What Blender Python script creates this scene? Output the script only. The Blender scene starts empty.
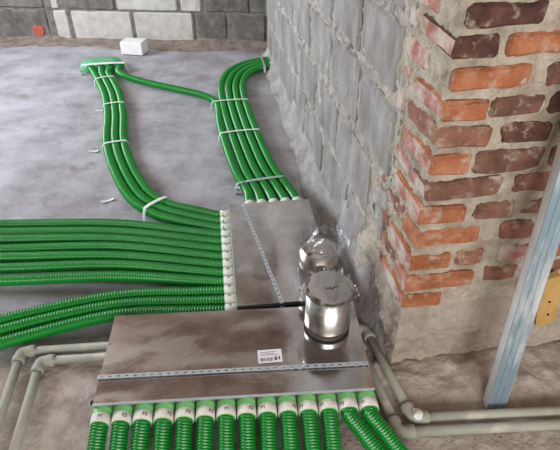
import bpy, bmesh, math, random
from mathutils import Vector, noise, Matrix
random.seed(7)
R = math.radians
SC = bpy.context.scene
COL = SC.collection

# ------------------------------------------------------------------ camera, world, light, exposure
cam_d = bpy.data.cameras.new('camera')
cam = bpy.data.objects.new('camera', cam_d); COL.objects.link(cam)
cam.location = (0, 0, 1.4)
cam.rotation_euler = (R(90 - 36.6), 0, 0)
cam_d.sensor_fit = 'HORIZONTAL'; cam_d.sensor_width = 36.0
cam_d.lens = 36.0 * 520 / 560
cam_d.clip_start = 0.02
SC.camera = cam

world = bpy.data.worlds.new('sky'); SC.world = world
world.use_nodes = True
wb = world.node_tree.nodes['Background']
wb.inputs['Color'].default_value = (0.72, 0.84, 1.0, 1)
wb.inputs['Strength'].default_value = 1.0

def area(name, loc, rot, sx, sy, energy, color):
    l = bpy.data.lights.new(name, 'AREA'); l.shape = 'RECTANGLE'
    l.size = sx; l.size_y = sy; l.energy = energy; l.color = color
    o = bpy.data.objects.new(name, l); COL.objects.link(o)
    o.location = loc; o.rotation_euler = rot
    return o
# daylight entering through the window openings of the room (left wall, rear wall)
area('daylight_left', (-3.62, 2.9, 1.55), (0, R(-90), 0), 1.5, 2.4, 135, (0.86, 0.93, 1.0))
area('daylight_rear', (0.7, -2.32, 1.55), (R(90), 0, 0), 2.6, 1.5, 80, (1.0, 0.97, 0.93))
SC.view_settings.view_transform = 'Standard'
SC.view_settings.look = 'None'
SC.view_settings.gamma = 1.0
SC.view_settings.use_curve_mapping = False
SC.view_settings.exposure = 0.42

# ------------------------------------------------------------------ materials
def srgb(r, g, b):
    f = lambda c: (c/255/12.92) if c/255 <= 0.04045 else ((c/255 + 0.055)/1.055)**2.4
    return (f(r), f(g), f(b), 1)

def mat(name, stops, scale=6.0, rough=0.9, metal=0.0, bump=0.0, bump_scale=60.0, detail=8, stain=None, stain_scale=2.0,
        stain_range=(0.5, 0.7), stretch=(1, 1, 1), bump_dist=0.01, spec=0.3, rough_var=0.0, stain_map=False):
    """noise-coloured surface: stops = list of (position, rgb255)"""
    m = bpy.data.materials.new(name); m.use_nodes = True
    nt = m.node_tree; N = nt.nodes; L = nt.links
    b = N['Principled BSDF']
    b.inputs['Roughness'].default_value = rough; b.inputs['Metallic'].default_value = metal
    b.inputs['Specular IOR Level'].default_value = spec
    tc = N.new('ShaderNodeTexCoord'); mp = N.new('ShaderNodeMapping'); L.new(tc.outputs['Object'], mp.inputs['Vector'])
    mp.inputs['Scale'].default_value = stretch
    n = N.new('ShaderNodeTexNoise'); L.new(mp.outputs[0], n.inputs['Vector'])
    n.inputs['Scale'].default_value = scale; n.inputs['Detail'].default_value = detail; n.inputs['Roughness'].default_value = 0.62
    cr = N.new('ShaderNodeValToRGB'); L.new(n.outputs['Fac'], cr.inputs['Fac'])
    e = cr.color_ramp.elements
    while len(e) < len(stops): e.new(0.5)
    for el, (p, c) in zip(e, stops): el.position = p; el.color = srgb(*c)
    out = cr.outputs['Color']
    if stain:
        n2 = N.new('ShaderNodeTexNoise'); L.new((mp.outputs[0] if stain_map else tc.outputs['Object']), n2.inputs['Vector'])
        n2.inputs['Scale'].default_value = stain_scale; n2.inputs['Detail'].default_value = 6; n2.inputs['Roughness'].default_value = 0.65
        mr = N.new('ShaderNodeMapRange'); L.new(n2.outputs['Fac'], mr.inputs['Value'])
        mr.inputs['From Min'].default_value = stain_range[0]; mr.inputs['From Max'].default_value = stain_range[1]
        mx = N.new('ShaderNodeMix'); mx.data_type = 'RGBA'
        L.new(mr.outputs[0], mx.inputs['Factor']); L.new(out, mx.inputs['A']); mx.inputs['B'].default_value = srgb(*stain)
        out = mx.outputs['Result']
    L.new(out, b.inputs['Base Color'])
    if rough_var:
        mr2 = N.new('ShaderNodeMapRange'); L.new(n.outputs['Fac'], mr2.inputs['Value'])
        mr2.inputs['To Min'].default_value = max(0.02, rough - rough_var); mr2.inputs['To Max'].default_value = rough + rough_var
        L.new(mr2.outputs[0], b.inputs['Roughness'])
    if bump:
        n3 = N.new('ShaderNodeTexNoise'); L.new(mp.outputs[0], n3.inputs['Vector'])
        n3.inputs['Scale'].default_value = bump_scale; n3.inputs['Detail'].default_value = 6
        bp = N.new('ShaderNodeBump'); L.new(n3.outputs['Fac'], bp.inputs['Height'])
        bp.inputs['Strength'].default_value = bump; bp.inputs['Distance'].default_value = bump_dist
        L.new(bp.outputs['Normal'], b.inputs['Normal'])
    return m

M = {}
M['floor'] = mat('concrete_screed', [(0.28, (134, 130, 133)), (0.5, (163, 160, 165)), (0.68, (180, 179, 185))], scale=4.5, rough=0.88, bump=0.45,
                 bump_scale=40, stain=(116, 104, 100), stain_scale=6.0, stain_range=(0.58, 0.80), bump_dist=0.010, stretch=(0.8, 1, 1))
M['rubble'] = mat('rough_cement', [(0.3, (146, 132, 124)), (0.5, (182, 170, 162)), (0.68, (204, 195, 188))], scale=9, rough=0.95, bump=0.8,
                  bump_scale=50, stain=(146, 124, 114), stain_scale=5, stain_range=(0.54, 0.76))
M['dirt'] = mat('brown_dust', [(0.3, (105, 92, 84)), (0.6, (150, 138, 128))], scale=14, rough=1, bump=0.6, bump_scale=70)
M['mortar'] = mat('old_mortar', [(0.3, (138, 126, 110)), (0.5, (174, 163, 146)), (0.7, (196, 187, 172))], scale=16, rough=0.95, bump=0.9, bump_scale=90,
                  stain=(140, 118, 98), stain_scale=6, stain_range=(0.56, 0.75))
M['mortar_grey'] = mat('grey_block_mortar', [(0.3, (134, 128, 123)), (0.5, (168, 162, 157)), (0.7, (194, 189, 184))], scale=13, rough=0.95, bump=1.0,
                       bump_scale=70, stain=(104, 92, 84), stain_scale=16, stain_range=(0.56, 0.66))
M['fillet'] = mat('grey_cement_smear', [(0.3, (132, 127, 124)), (0.5, (160, 156, 154)), (0.7, (186, 184, 183))], scale=7, rough=0.95, bump=0.8, bump_scale=45,
                  stain=(122, 108, 100), stain_scale=8, stain_range=(0.56, 0.74))
M['mortar_dark'] = mat('dark_block_mortar', [(0.3, (96, 91, 86)), (0.65, (136, 130, 124))], scale=18, rough=0.95, bump=0.9, bump_scale=70)
M['plaster'] = mat('old_plaster', [(0.3, (140, 127, 115)), (0.5, (174, 163, 150)), (0.7, (196, 188, 177))], scale=8, rough=0.95, bump=0.7, bump_scale=60,
                   stain=(150, 128, 112), stain_scale=4, stain_range=(0.52, 0.72))
M['block'] = mat('grey_cinder_block', [(0.3, (122, 117, 113)), (0.5, (148, 143, 139)), (0.7, (170, 166, 162))], scale=10, rough=0.95, bump=0.7, bump_scale=80,
                 stretch=(1, 1, 0.5), stain=(112, 108, 106), stain_scale=26, stain_range=(0.60, 0.72))
M['block_dark'] = mat('dark_cinder_block', [(0.3, (84, 80, 77)), (0.5, (112, 107, 103)), (0.7, (140, 134, 128))], scale=12, rough=0.95, bump=0.8, bump_scale=70)
M['block_white'] = mat('aerated_block', [(0.3, (176, 170, 164)), (0.6, (200, 196, 191))], scale=14, rough=0.95, bump=0.4, bump_scale=120)
M['white_block'] = mat('clean_aerated_block', [(0.3, (222, 221, 217)), (0.6, (238, 238, 235))], scale=20, rough=0.95, bump=0.3, bump_scale=150)
def brickmat(name, a, b, c, smear=(186, 173, 155), rng=(0.54, 0.72), sc=22):
    return mat(name, [(0.3, a), (0.5, b), (0.7, c)], scale=18, rough=0.92, bump=0.8, bump_scale=90, stain=smear, stain_scale=sc, stain_range=rng)
M['brick_orange'] = brickmat('orange_brick', (136, 82, 56), (168, 106, 74), (188, 134, 102))
M['brick_red'] = brickmat('red_brick', (116, 77, 63), (144, 100, 84), (168, 126, 108))
M['brick_brown'] = brickmat('brown_brick', (92, 66, 55), (122, 87, 72), (148, 108, 90))
M['brick_dark'] = brickmat('dark_brick', (68, 46, 42), (92, 62, 55), (118, 82, 70))
M['brick_pink'] = brickmat('dusty_pink_brick', (152, 98, 88), (180, 126, 114), (200, 162, 150), smear=(200, 190, 178), rng=(0.42, 0.60), sc=9)
M['tube'] = mat('green_corrugated_plastic', [(0.3, (6, 128, 38)), (0.7, (10, 148, 48))], scale=3, rough=0.28, spec=0.6)
M['collar_green'] = mat('pale_green_plastic', [(0.3, (120, 200, 120)), (0.7, (140, 214, 138))], scale=8, rough=0.5)
M['collar'] = mat('white_label_tape', [(0.3, (214, 212, 202)), (0.7, (232, 230, 222))], scale=30, rough=0.6)
M['ink'] = mat('black_marker', [(0.3, (30, 28, 30)), (0.7, (44, 42, 44))], scale=30, rough=0.7)
M['steel'] = mat('galvanised_sheet', [(0.32, (172, 167, 164)), (0.5, (194, 190, 188)), (0.66, (214, 212, 211))], scale=6, rough=0.11, metal=0.97, bump=0.10,
                 bump_scale=6, detail=5, rough_var=0.06, bump_dist=0.012)
M['can'] = mat('bright_duct_steel', [(0.3, (178, 172, 166)), (0.7, (206, 202, 198))], scale=6, rough=0.27, metal=1.0, stretch=(1, 1, 8))
M['lid'] = mat('mirror_duct_lid', [(0.3, (196, 190, 184)), (0.7, (220, 216, 212))], scale=6, rough=0.06, metal=1.0, bump=0.12, bump_scale=14, detail=2)
M['strap'] = mat('zinc_strap', [(0.3, (186, 194, 202)), (0.7, (208, 214, 220))], scale=30, rough=0.4, metal=0.5)
M['dark'] = mat('black_rubber_gap_shade', [(0.3, (22, 20, 20)), (0.7, (34, 32, 32))], scale=10, rough=0.8)  # rubber and screws, also the painted shade between the boxes
M['tie'] = mat('white_strap', [(0.3, (216, 220, 216)), (0.7, (236, 238, 236))], scale=30, rough=0.5)
M['pipe'] = mat('grey_plastic_pipe', [(0.3, (150, 150, 138)), (0.7, (178, 178, 166))], scale=7, rough=0.6, stain=(196, 190, 178), stain_scale=9, stain_range=(0.55, 0.7))
M['stud'] = mat('blue_grey_zinc', [(0.3, (128, 150, 162)), (0.7, (150, 170, 180))], scale=9, rough=0.5, metal=0.35, stain=(214, 216, 214), stain_scale=9,
                stain_range=(0.46, 0.60), stain_map=True, stretch=(1, 1, 0.2))
M['stud_white'] = mat('plaster_smeared_zinc', [(0.3, (196, 200, 200)), (0.7, (226, 228, 226))], scale=9, rough=0.8)
M['wood'] = mat('yellow_wood', [(0.3, (180, 142, 80)), (0.7, (204, 168, 106))], scale=8, rough=0.7, stretch=(6, 6, 1))
M['paper'] = mat('white_sticker', [(0.3, (226, 224, 228)), (0.7, (238, 236, 240))], scale=30, rough=0.6)
M['print'] = mat('grey_print', [(0.3, (84, 82, 92)), (0.7, (100, 98, 108))], scale=30, rough=0.7)
M['tape_green'] = mat('green_wrap', [(0.3, (84, 158, 112)), (0.7, (112, 182, 138))], scale=12, rough=0.45, bump=0.4, bump_scale=30)
M['red_paint'] = mat('red_mark', [(0.3, (170, 84, 66)), (0.7, (190, 108, 88))], scale=20, rough=0.9)
M['boards'] = mat('brown_ceiling_boards', [(0.40, (92, 62, 48)), (0.48, (126, 94, 76)), (0.56, (196, 184, 172))], scale=1.6, rough=0.8, stretch=(0.25, 3.0, 1), detail=3)
M['room'] = mat('bare_room_plaster', [(0.3, (150, 142, 134)), (0.7, (180, 173, 166))], scale=2, rough=0.95)

film = bpy.data.materials.new('clear_film'); film.use_nodes = True
_n = film.node_tree.nodes; _l = film.node_tree.links
_n.remove(_n['Principled BSDF'])
_t = _n.new('ShaderNodeBsdfTransparent'); _t.inputs[0].default_value = (0.93, 0.94, 0.96, 1)
_g = _n.new('ShaderNodeBsdfGlossy'); _g.inputs['Roughness'].default_value = 0.12
_fr = _n.new('ShaderNodeFresnel'); _fr.inputs[0].default_value = 1.45
_ma = _n.new('ShaderNodeMath'); _ma.operation = 'MULTIPLY_ADD'; _ma.inputs[1].default_value = 0.45; _ma.inputs[2].default_value = 0.02
_l.new(_fr.outputs[0], _ma.inputs[0])
_mx = _n.new('ShaderNodeMixShader'); _l.new(_ma.outputs[0], _mx.inputs[0]); _l.new(_t.outputs[0], _mx.inputs[1]); _l.new(_g.outputs[0], _mx.inputs[2])
_nz = _n.new('ShaderNodeTexNoise'); _nz.inputs['Scale'].default_value = 40
_bp = _n.new('ShaderNodeBump'); _bp.inputs['Strength'].default_value = 0.35; _bp.inputs['Distance'].default_value = 0.01
_l.new(_nz.outputs['Fac'], _bp.inputs['Height']); _l.new(_bp.outputs[0], _g.inputs['Normal'])
_l.new(_mx.outputs[0], _n['Material Output'].inputs[0])
M['film'] = film

# ------------------------------------------------------------------ helpers
def mesh_obj(name, verts, faces, m, parent=None, smooth=False, recalc=True):
    me = bpy.data.meshes.new(name)
    me.from_pydata([tuple(v) for v in verts], [], faces)
    if recalc:
        bm = bmesh.new(); bm.from_mesh(me); bmesh.ops.recalc_face_normals(bm, faces=bm.faces); bm.to_mesh(me); bm.free()
    me.materials.append(M[m] if isinstance(m, str) else m)
    if smooth: me.polygons.foreach_set('use_smooth', [True]*len(me.polygons))
    o = bpy.data.objects.new(name, me); COL.objects.link(o)
    if parent: o.parent = parent
    return o

def empty(name, loc=(0, 0, 0), rz=0):
    o = bpy.data.objects.new(name, None); COL.objects.link(o)
    o.location = loc; o.rotation_euler = (0, 0, rz); o.empty_display_size = 0.05
    return o

def tag(o, label=None, cat=None, group=None, kind=None):
    if label: o['label'] = label
    if cat: o['category'] = cat
    if group: o['group'] = group
    if kind: o['kind'] = kind
    return o

class MB:
    def __init__(s): s.v = []; s.f = []
    def add(s, v, f):
        k = len(s.v); s.v += [Vector(p) for p in v]; s.f += [tuple(i + k for i in q) for q in f]
    def box(s, a, b, T=None):
        (x0, y0, z0), (x1, y1, z1) = a, b
        v = [Vector(p) for p in ((x0,y0,z0),(x1,y0,z0),(x1,y1,z0),(x0,y1,z0),(x0,y0,z1),(x1,y0,z1),(x1,y1,z1),(x0,y1,z1))]
        if T: v = [T(p) for p in v]
        s.add(v, [(0,3,2,1),(4,5,6,7),(0,1,5,4),(1,2,6,5),(2,3,7,6),(3,0,4,7)])
    def lathe(s, prof, c=(0,0,0), n=32, axis='z', cap0=True, cap1=True, T=None):
        v = []; f = []
        for r, h in prof:
            for k in range(n):
                a = 2*math.pi*k/n
                p = (r*math.cos(a), r*math.sin(a), h)
                if axis == 'x': p = (h, p[0], p[1])
                if axis == 'y': p = (p[0], h, p[1])
                q = Vector((p[0]+c[0], p[1]+c[1], p[2]+c[2]))
                v.append(T(q) if T else q)
        for i in range(len(prof)-1):
            for k in range(n):
                f.append((i*n+k, i*n+(k+1) % n, (i+1)*n+(k+1) % n, (i+1)*n+k))
        if cap0: f.append(tuple(range(n-1, -1, -1)))
        if cap1: f.append(tuple(range((len(prof)-1)*n, len(prof)*n)))
        s.add(v, f)
    def build(s, name, m, parent=None, smooth=False): return mesh_obj(name, s.v, s.f, m, parent, smooth)

def catmull(pts, step):
    pts = [Vector(p) for p in pts]
    P = [pts[0]*2 - pts[1]] + pts + [pts[-1]*2 - pts[-2]]
    dense = []
    for i in range(1, len(P)-2):
        for k in range(24):
            t = k/24; a, b, c, d = P[i-1], P[i], P[i+1], P[i+2]
            dense.append(0.5*((2*b) + (c-a)*t + (2*a-5*b+4*c-d)*t*t + (3*b-a-3*c+d)*t**3))
    dense.append(pts[-1])
    L = [0]
    for i in range(1, len(dense)): L.append(L[-1] + (dense[i]-dense[i-1]).length)
    n = max(2, round(L[-1]/step)); out = []; j = 0
    for k in range(n+1):
        t = L[-1]*k/n
        while j < len(L)-2 and L[j+1] < t: j += 1
        u = (t-L[j])/max(1e-9, L[j+1]-L[j]); out.append(dense[j].lerp(dense[j+1], min(1, max(0, u))))
    return out

def sweep(path, radius, seg=14, cap=True):
    v = []; f = []; up = None; n = len(path)
    for i, p in enumerate(path):
        t = (path[min(i+1, n-1)] - path[max(i-1, 0)]).normalized()
        if up is None:
            up = t.orthogonal().normalized() if abs(t.z) > 0.9 else (Vector((0,0,1)) - t*t.z).normalized()
        up = (up - t*up.dot(t)).normalized(); sd = t.cross(up)
        r = radius(i) if callable(radius) else radius
        for k in range(seg):
            a = 2*math.pi*k/seg
            v.append(p + up*(r*math.cos(a)) + sd*(r*math.sin(a)))
    for i in range(n-1):
        for k in range(seg): f.append((i*seg+k, i*seg+(k+1) % seg, (i+1)*seg+(k+1) % seg, (i+1)*seg+k))
    if cap: f.append(tuple(range(seg-1, -1, -1))); f.append(tuple(range((n-1)*seg, n*seg)))
    return v, f

PITCH = 0.0083
def ribbed(name, pts, rad, parent=None, seg=14):
    path = catmull(pts, (PITCH if rad > 0.024 else 0.0102)/4)
    prof = (rad, rad, rad*0.80, rad*0.80) if rad < 0.024 else (rad, rad, rad*0.865, rad*0.865)
    v, f = sweep(path, lambda i: prof[i % 4], seg)
    return mesh_obj(name, v, f, 'tube', parent, smooth=True)

def fbm(x, y, z, o=4):
    return noise.fractal(Vector((x, y, z)), 0.9, 2.0, o)

# ------------------------------------------------------------------ the setting
WC = Vector((0.373, 1.119, 0)); WD = Vector((-0.15356, 0.98814, 0)); WN = Vector((0.98814, 0.15356, 0))
def W(s, e, z): return WC + WD*s + WN*e + Vector((0, 0, z))
def wall_s(p):
    q = Vector((p[0], p[1], 0)) - WC
    return q.dot(WD), q.dot(WN)

# floor: uneven screed, real relief
def floor_h(x, y):
    s, e = wall_s((x, y))
    h = 0.006*fbm(x*2.2, y*2.2, 3) + 0.004*fbm(x*9, y*9, 1)
    if e > -0.10 and s < 0 and y > 0.94:            # lumpy concrete toe in front of the brick pier
        k = min(1, max(0, (y - 0.94)/0.12)); k = k*k*(3-2*k)
        h += k*(0.018 + 0.022*fbm(x*8, y*8, 7) + 0.010*fbm(x*21, y*21, 2))
    return h - 0.010
def axis_pts(segs):
    out = []
    for a, b, st in segs:
        n = round((b-a)/st); out += [a + (b-a)*k/n for k in range(n)]
    return out + [segs[-1][1]]
xs = axis_pts([(-3.6, -1.6, 0.08), (-1.6, -1.0, 0.03), (-1.0, 1.1, 0.014), (1.1, 2.4, 0.1)])
ys = axis_pts([(-2.3, 0.6, 0.15), (0.6, 1.5, 0.013), (1.5, 2.6, 0.025), (2.6, 5.4, 0.05)])
v = [Vector((x, y, floor_h(x, y))) for y in ys for x in xs]; nx = len(xs)
f = [(j*nx+i, j*nx+i+1, (j+1)*nx+i+1, (j+1)*nx+i) for j in range(len(ys)-1) for i in range(nx-1)]
floor = mesh_obj('floor', v, f, 'floor', smooth=True); tag(floor, 'rough bluish grey concrete floor screed', 'floor', kind='structure')
floor.data.materials.append(M['rubble'])
for p in floor.data.polygons:
    c = p.center
    if c.y < 1.5 + 0.12*fbm(c.x*4, c.y*4, 5) and c.y - 0.25*c.x < 1.36 + 0.1*fbm(c.x*6, c.y*6, 9): p.material_index = 1

def relief_slab(name, P, us, zs, depth_vec, m, disp, kind='structure', label=None, cat=None):
    """displaced surface with a solid back; P(u, z) -> (point, outward normal)"""
    nu = len(us); v = []; f = []
    for z in zs:
        for u in us:
            p, n = P(u, z); v.append(p + n*disp(u, z))
    for j in range(len(zs)-1):
        for i in range(nu-1): f.append((j*nu+i, j*nu+i+1, (j+1)*nu+i+1, (j+1)*nu+i))
    k = len(v); nz = len(zs)
    back = [v[0] + depth_vec, v[nu-1] + depth_vec, v[(nz-1)*nu+nu-1] + depth_vec, v[(nz-1)*nu] + depth_vec]
    v += back
    f.append((k, k+3, k+2, k+1))
    f.append(tuple(range(nu)) + (k+1, k)); f.append(tuple(range(nz*nu-1, (nz-1)*nu-1, -1)) + (k+3, k+2))
    f.append(tuple(j*nu for j in range(nz-1, -1, -1)) + (k, k+3)); f.append(tuple(j*nu+nu-1 for j in range(nz)) + (k+2, k+1))
    o = mesh_obj(name, v, f, m, smooth=False)
    tag(o, label, cat, kind=kind)
    return o

def lin(a, b, st):
    n = max(1, round((b-a)/st)); return [a + (b-a)*k/n for k in range(n+1)]

CEIL = 2.65
# --- pier of brick on the right: mortar body wrapping the corner (u<0: side face, u>0: front face)
SIDE = 0.44
def pier_P(u, z):
    if u < 0: return W(-u, 0, z), -WN
    if u > 0: return W(0, u, z), -WD
    return W(0, 0, z), (-WN - WD).normalized()
def pier_disp(u, z):
    d = -0.0085 + 0.006*fbm(u*9, z*9, 4) + 0.007*fbm(u*34, z*34, 2, 3)
    if u < 0: d += 0.004
    if z < 0.25:                                    # thick old plaster left on the foot
        d += 0.016*min(1, (0.25 - z)/0.05) + 0.014*fbm(u*6, z*8, 8)
    return d
v = []; f = []
us = lin(-SIDE, 0, 0.008)[:-1] + lin(0, 0.65, 0.008) + [0.9, 1.2, 1.6]
zs = [-0.03] + lin(0.0, 1.2, 0.008) + [1.5, 1.8, 2.2, CEIL]
nu = len(us)
for z in zs:
    for u in us:
        p, n = pier_P(u, z); v.append(p + n*pier_disp(u, z))
for j in range(len(zs)-1):
    for i in range(nu-1): f.append((j*nu+i, j*nu+i+1, (j+1)*nu+i+1, (j+1)*nu+i))
# closing end faces through a back corner line
k = len(v); v += [W(SIDE, 1.6, z) for z in zs]
for j in range(len(zs)-1):
    f.append((j*nu+nu-1, k+j, k+j+1, (j+1)*nu+nu-1)); f.append((k+j, j*nu, (j+1)*nu, k+j+1))
f.append(tuple(range(nu-1, -1, -1)) + (k,)); f.append(tuple((len(zs)-1)*nu + i for i in range(nu)) + (k+len(zs)-1,))
pier = mesh_obj('wall_pier', v, f, 'mortar'); tag(pier, 'brick pier with wide pale mortar joints and plastered foot', 'wall', kind='structure')
pier.data.materials.append(M['plaster'])
for p in pier.data.polygons:
    if p.center.z < 0.245 and len(p.vertices) == 4: p.material_index = 1

def brick(lo, hi, m, seed, T, jit=0.007, bev=0.008, name='brick', parent=None, cuts=3):
    """one rough brick between local corners lo/hi, mapped by T into the wall"""
    bm = bmesh.new(); bmesh.ops.create_cube(bm, size=1)
    lo = Vector(lo); hi = Vector(hi); c = (lo+hi)/2; d = hi-lo
    for q in bm.verts: q.co = Vector((q.co.x*d.x, q.co.y*d.y, q.co.z*d.z)) + c
    bmesh.ops.bevel(bm, geom=list(bm.edges), offset=min(bev, min(d)*0.3), segments=1, affect='EDGES', profile=0.6)
    if cuts:
        long = [e for e in bm.edges if (e.verts[0].co-e.verts[1].co).length > max(d)*0.6]
        bmesh.ops.subdivide_edges(bm, edges=long, cuts=cuts)
    for q in bm.verts:
        p = q.co*14 + Vector((seed*3.1, seed*1.7, 0))
        q.co += noise.noise_vector(p)*jit + noise.noise_vector(p*3)*jit*0.5
    verts = [T(q.co) for q in bm.verts]; bm.verts.index_update()
    faces = [tuple(x.index for x in fc.verts) for fc in bm.faces]
    bm.free()
    return mesh_obj(name, verts, faces, m, parent)

TP = lambda q: W(q.y, q.x, q.z)                     # local x = e along the front, y = s into the wall
ROWS = [  # z0, z1, [(e0, e1, colour)]
 (1.079, 1.131, [(0.020, 0.197, 'dark'), (0.235, 0.40, 'orange'), (0.42, 0.60, 'red')]),
 (1.014, 1.066, [(0.004, 0.105, 'dark'), (0.122, 0.262, 'orange'), (0.285, 0.44, 'brown'), (0.46, 0.62, 'orange')]),
 (0.939, 0.995, [(0.012, 0.203, 'orange'), (0.243, 0.36, 'brown'), (0.38, 0.56, 'red')]),
 (0.868, 0.918, [(0.004, 0.114, 'orange'), (0.124, 0.258, 'brown'), (0.272, 0.358, 'dark'), (0.38, 0.56, 'orange')]),
 (0.794, 0.848, [(0.003, 0.142, 'red'), (0.167, 0.300, 'dark'), (0.318, 0.47, 'orange'), (0.49, 0.62, 'red')]),
 (0.715, 0.776, [(0.003, 0.108, 'orange'), (0.119, 0.300, 'brown'), (0.325, 0.44, 'red'), (0.46, 0.62, 'brown')]),
 (0.644, 0.698, [(0.002, 0.203, 'brown'), (0.245, 0.345, 'red'), (0.365, 0.53, 'orange')]),
 (0.566, 0.622, [(0.000, 0.125, 'orange'), (0.158, 0.268, 'brown'), (0.293, 0.418, 'brown'), (0.44, 0.6, 'red')]),
 (0.486, 0.543, [(0.000, 0.188, 'orange'), (0.248, 0.347, 'red'), (0.37, 0.53, 'brown')]),
 (0.400, 0.456, [(0.000, 0.120, 'orange'), (0.133, 0.219, 'red'), (0.262, 0.36, 'pink'), (0.385, 0.55, 'orange')]),
 (0.322, 0.379, [(-0.002, 0.205, 'orange'), (0.235, 0.347, 'red'), (0.37, 0.55, 'red')]),
 (0.248, 0.300, [(-0.003, 0.119, 'orange')]),
]
# courses above the frame carry on in the same bond
z = 1.145
for k in range(8):
    ROWS.append((z, z+0.053, [(0.003, 0.20 if k % 2 else 0.105, 'red' if k % 3 else 'orange')] +
                [(a + 0.02, a + 0.17, random.choice(['orange', 'red', 'brown', 'dark'])) for a in ([0.21, 0.4] if k % 2 else [0.115, 0.305, 0.48])]))
    z += 0.067
seed = 1
for ri, (z0, z1, bs) in enumerate(ROWS):
    stretcher = bs[0][1] > 0.15
    sd = 0.10 if stretcher else 0.20
    for i, (e0, e1, cname) in enumerate(bs):
        seed += 1; t = random.uniform(-0.003, 0.003)
        if i == 0:
            cb = brick((e0-0.004, -0.004+t, z0), (e1, sd, z1), 'brick_'+cname, seed, TP, parent=pier)
            cb.data.materials.append(M['brick_pink'])         # plaster dust clings to the side face
            for p in cb.data.polygons:
                if p.normal.dot(WN) < -0.8 and ri % 4: p.material_index = 1
        else: brick((e0, -0.002+t*1.3, z0), (e1, 0.09, z1), 'brick_'+cname, seed, TP, parent=pier)
    zm = (z0+z1)/2
    lim = 0.27 if zm > 0.8 else (0.24 if zm > 0.55 else (0.38 if zm > 0.45 else 0.26))
    s = sd + 0.014
    while s < lim - 0.04:
        L = min(0.20 if stretcher else 0.10, lim - s)
        seed += 1
        brick((0.000 + random.uniform(-0.002, 0.003), s, z0), (0.09, s+L, z1), 'brick_pink' if random.random() < 0.65 else 'brick_red', seed, TP, parent=pier)
        s += L + 0.016

# --- right wall of grey blocks
WALL_END = 3.08
def wr_disp(s, z):
    d = -0.005 + 0.009*fbm(s*6, z*6, 11) + 0.008*fbm(s*26, z*26, 5)
    for zz in (0.535, 0.793, 1.02):                 # squeezed-out ragged bed joints
        d += 0.0075*math.exp(-((z-zz-0.024*fbm(s*6, 0, 3))/0.016)**2)*max(-0.6, 0.3 + 2.2*fbm(s*22, z*22, 6))
    return d
wr = relief_slab('wall_right', lambda u, z: (W(u, 0, z), -WN), lin(SIDE-0.2, 1.6, 0.010) + lin(1.62, WALL_END, 0.025),
                 [-0.03] + lin(0, 1.12, 0.010) + [1.3, 1.7, 2.2, CEIL], WN*0.24, 'mortar_grey', wr_disp,
                 label='grey block wall with ragged mortar joints running back', cat='wall')
TW = lambda q: W(q.x, q.y, q.z)
def block_row(z0, z1, joints):
    global seed
    for a, b in zip(joints[:-1], joints[1:]):
        seed += 1
        t = random.uniform(-0.002, 0.003)
        brick((a+0.012, -0.004+t, z0+0.004), (b-0.012, 0.10, z1-0.004), 'block', seed, TW, jit=0.010, bev=0.010, name='block', parent=wr, cuts=3)
block_row(1.032, 1.26, [0.29, 0.60, 1.03, 1.46, 1.90, 2.34, 2.78, WALL_END])
block_row(0.808, 1.006, [0.29, 0.66, 1.05, 1.50, 1.95, 2.40, 2.84, WALL_END])
block_row(0.552, 0.780, [0.25, 0.61, 1.04, 1.48, 1.92, 2.36, 2.80, WALL_END])
block_row(0.300, 0.518, [0.40, 0.87, 1.30, 1.74, 2.18, 2.62, WALL_END])
block_row(0.060, 0.282, [0.40, 0.66, 1.10, 1.54, 1.98, 2.42, 2.80, WALL_END])

# --- cement fillet along the wall foot
def fillet_pt(s, t):
    """t 0 = out on the floor, 1 = up on the wall"""
    w = 0.060 + 0.03*fbm(s*3, 0, 2, 2) + 0.02*max(0, 1-abs(s-0.9)/0.6); h = 0.10 + 0.06*fbm(s*2.5, 5, 1, 2)
    if s < 0.9: h += 0.14*min(1, max(0, s+0.02)/0.2)*min(1, (0.9-s)/0.4)
    if s < 0.35: w *= 0.6 + 0.8*s
    e = -w*(1-t)**1.6 - 0.012*(1-t); z = h*t**1.7
    n = 0.008*fbm(s*9, t*4, 4, 3) + 0.003*fbm(s*33, t*14, 4)
    return W(s, e - n*0.8*(t*(1-t)*3+0.2), z + n*t*(1-t)*3 - 0.012*(1-t)**3)
ss = lin(0.0, WALL_END, 0.012); tt = lin(0, 1, 0.0625)
v = [fillet_pt(s, t) for s in ss for t in tt]; nt_ = len(tt)
f = [(i*nt_+j, i*nt_+j+1, (i+1)*nt_+j+1, (i+1)*nt_+j) for i in range(len(ss)-1) for j in range(nt_-1)]
k = len(v); v += [W(s, 0.03, -0.012) for s in ss] + [W(s, 0.03, fillet_pt(s, 1).z) for s in ss]; m_ = len(ss)
for i in range(m_-1):
    f.append((i*nt_+nt_-1, k+m_+i, k+m_+i+1, (i+1)*nt_+nt_-1)); f.append((k+i, i*nt_, (i+1)*nt_, k+i+1)); f.append((k+m_+i, k+i, k+i+1, k+m_+i+1))
fil = mesh_obj('trim_1', v, f, 'fillet', smooth=True); tag(fil, 'lumpy cement fillet along the foot of the grey block wall', 'trim', kind='structure')

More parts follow.
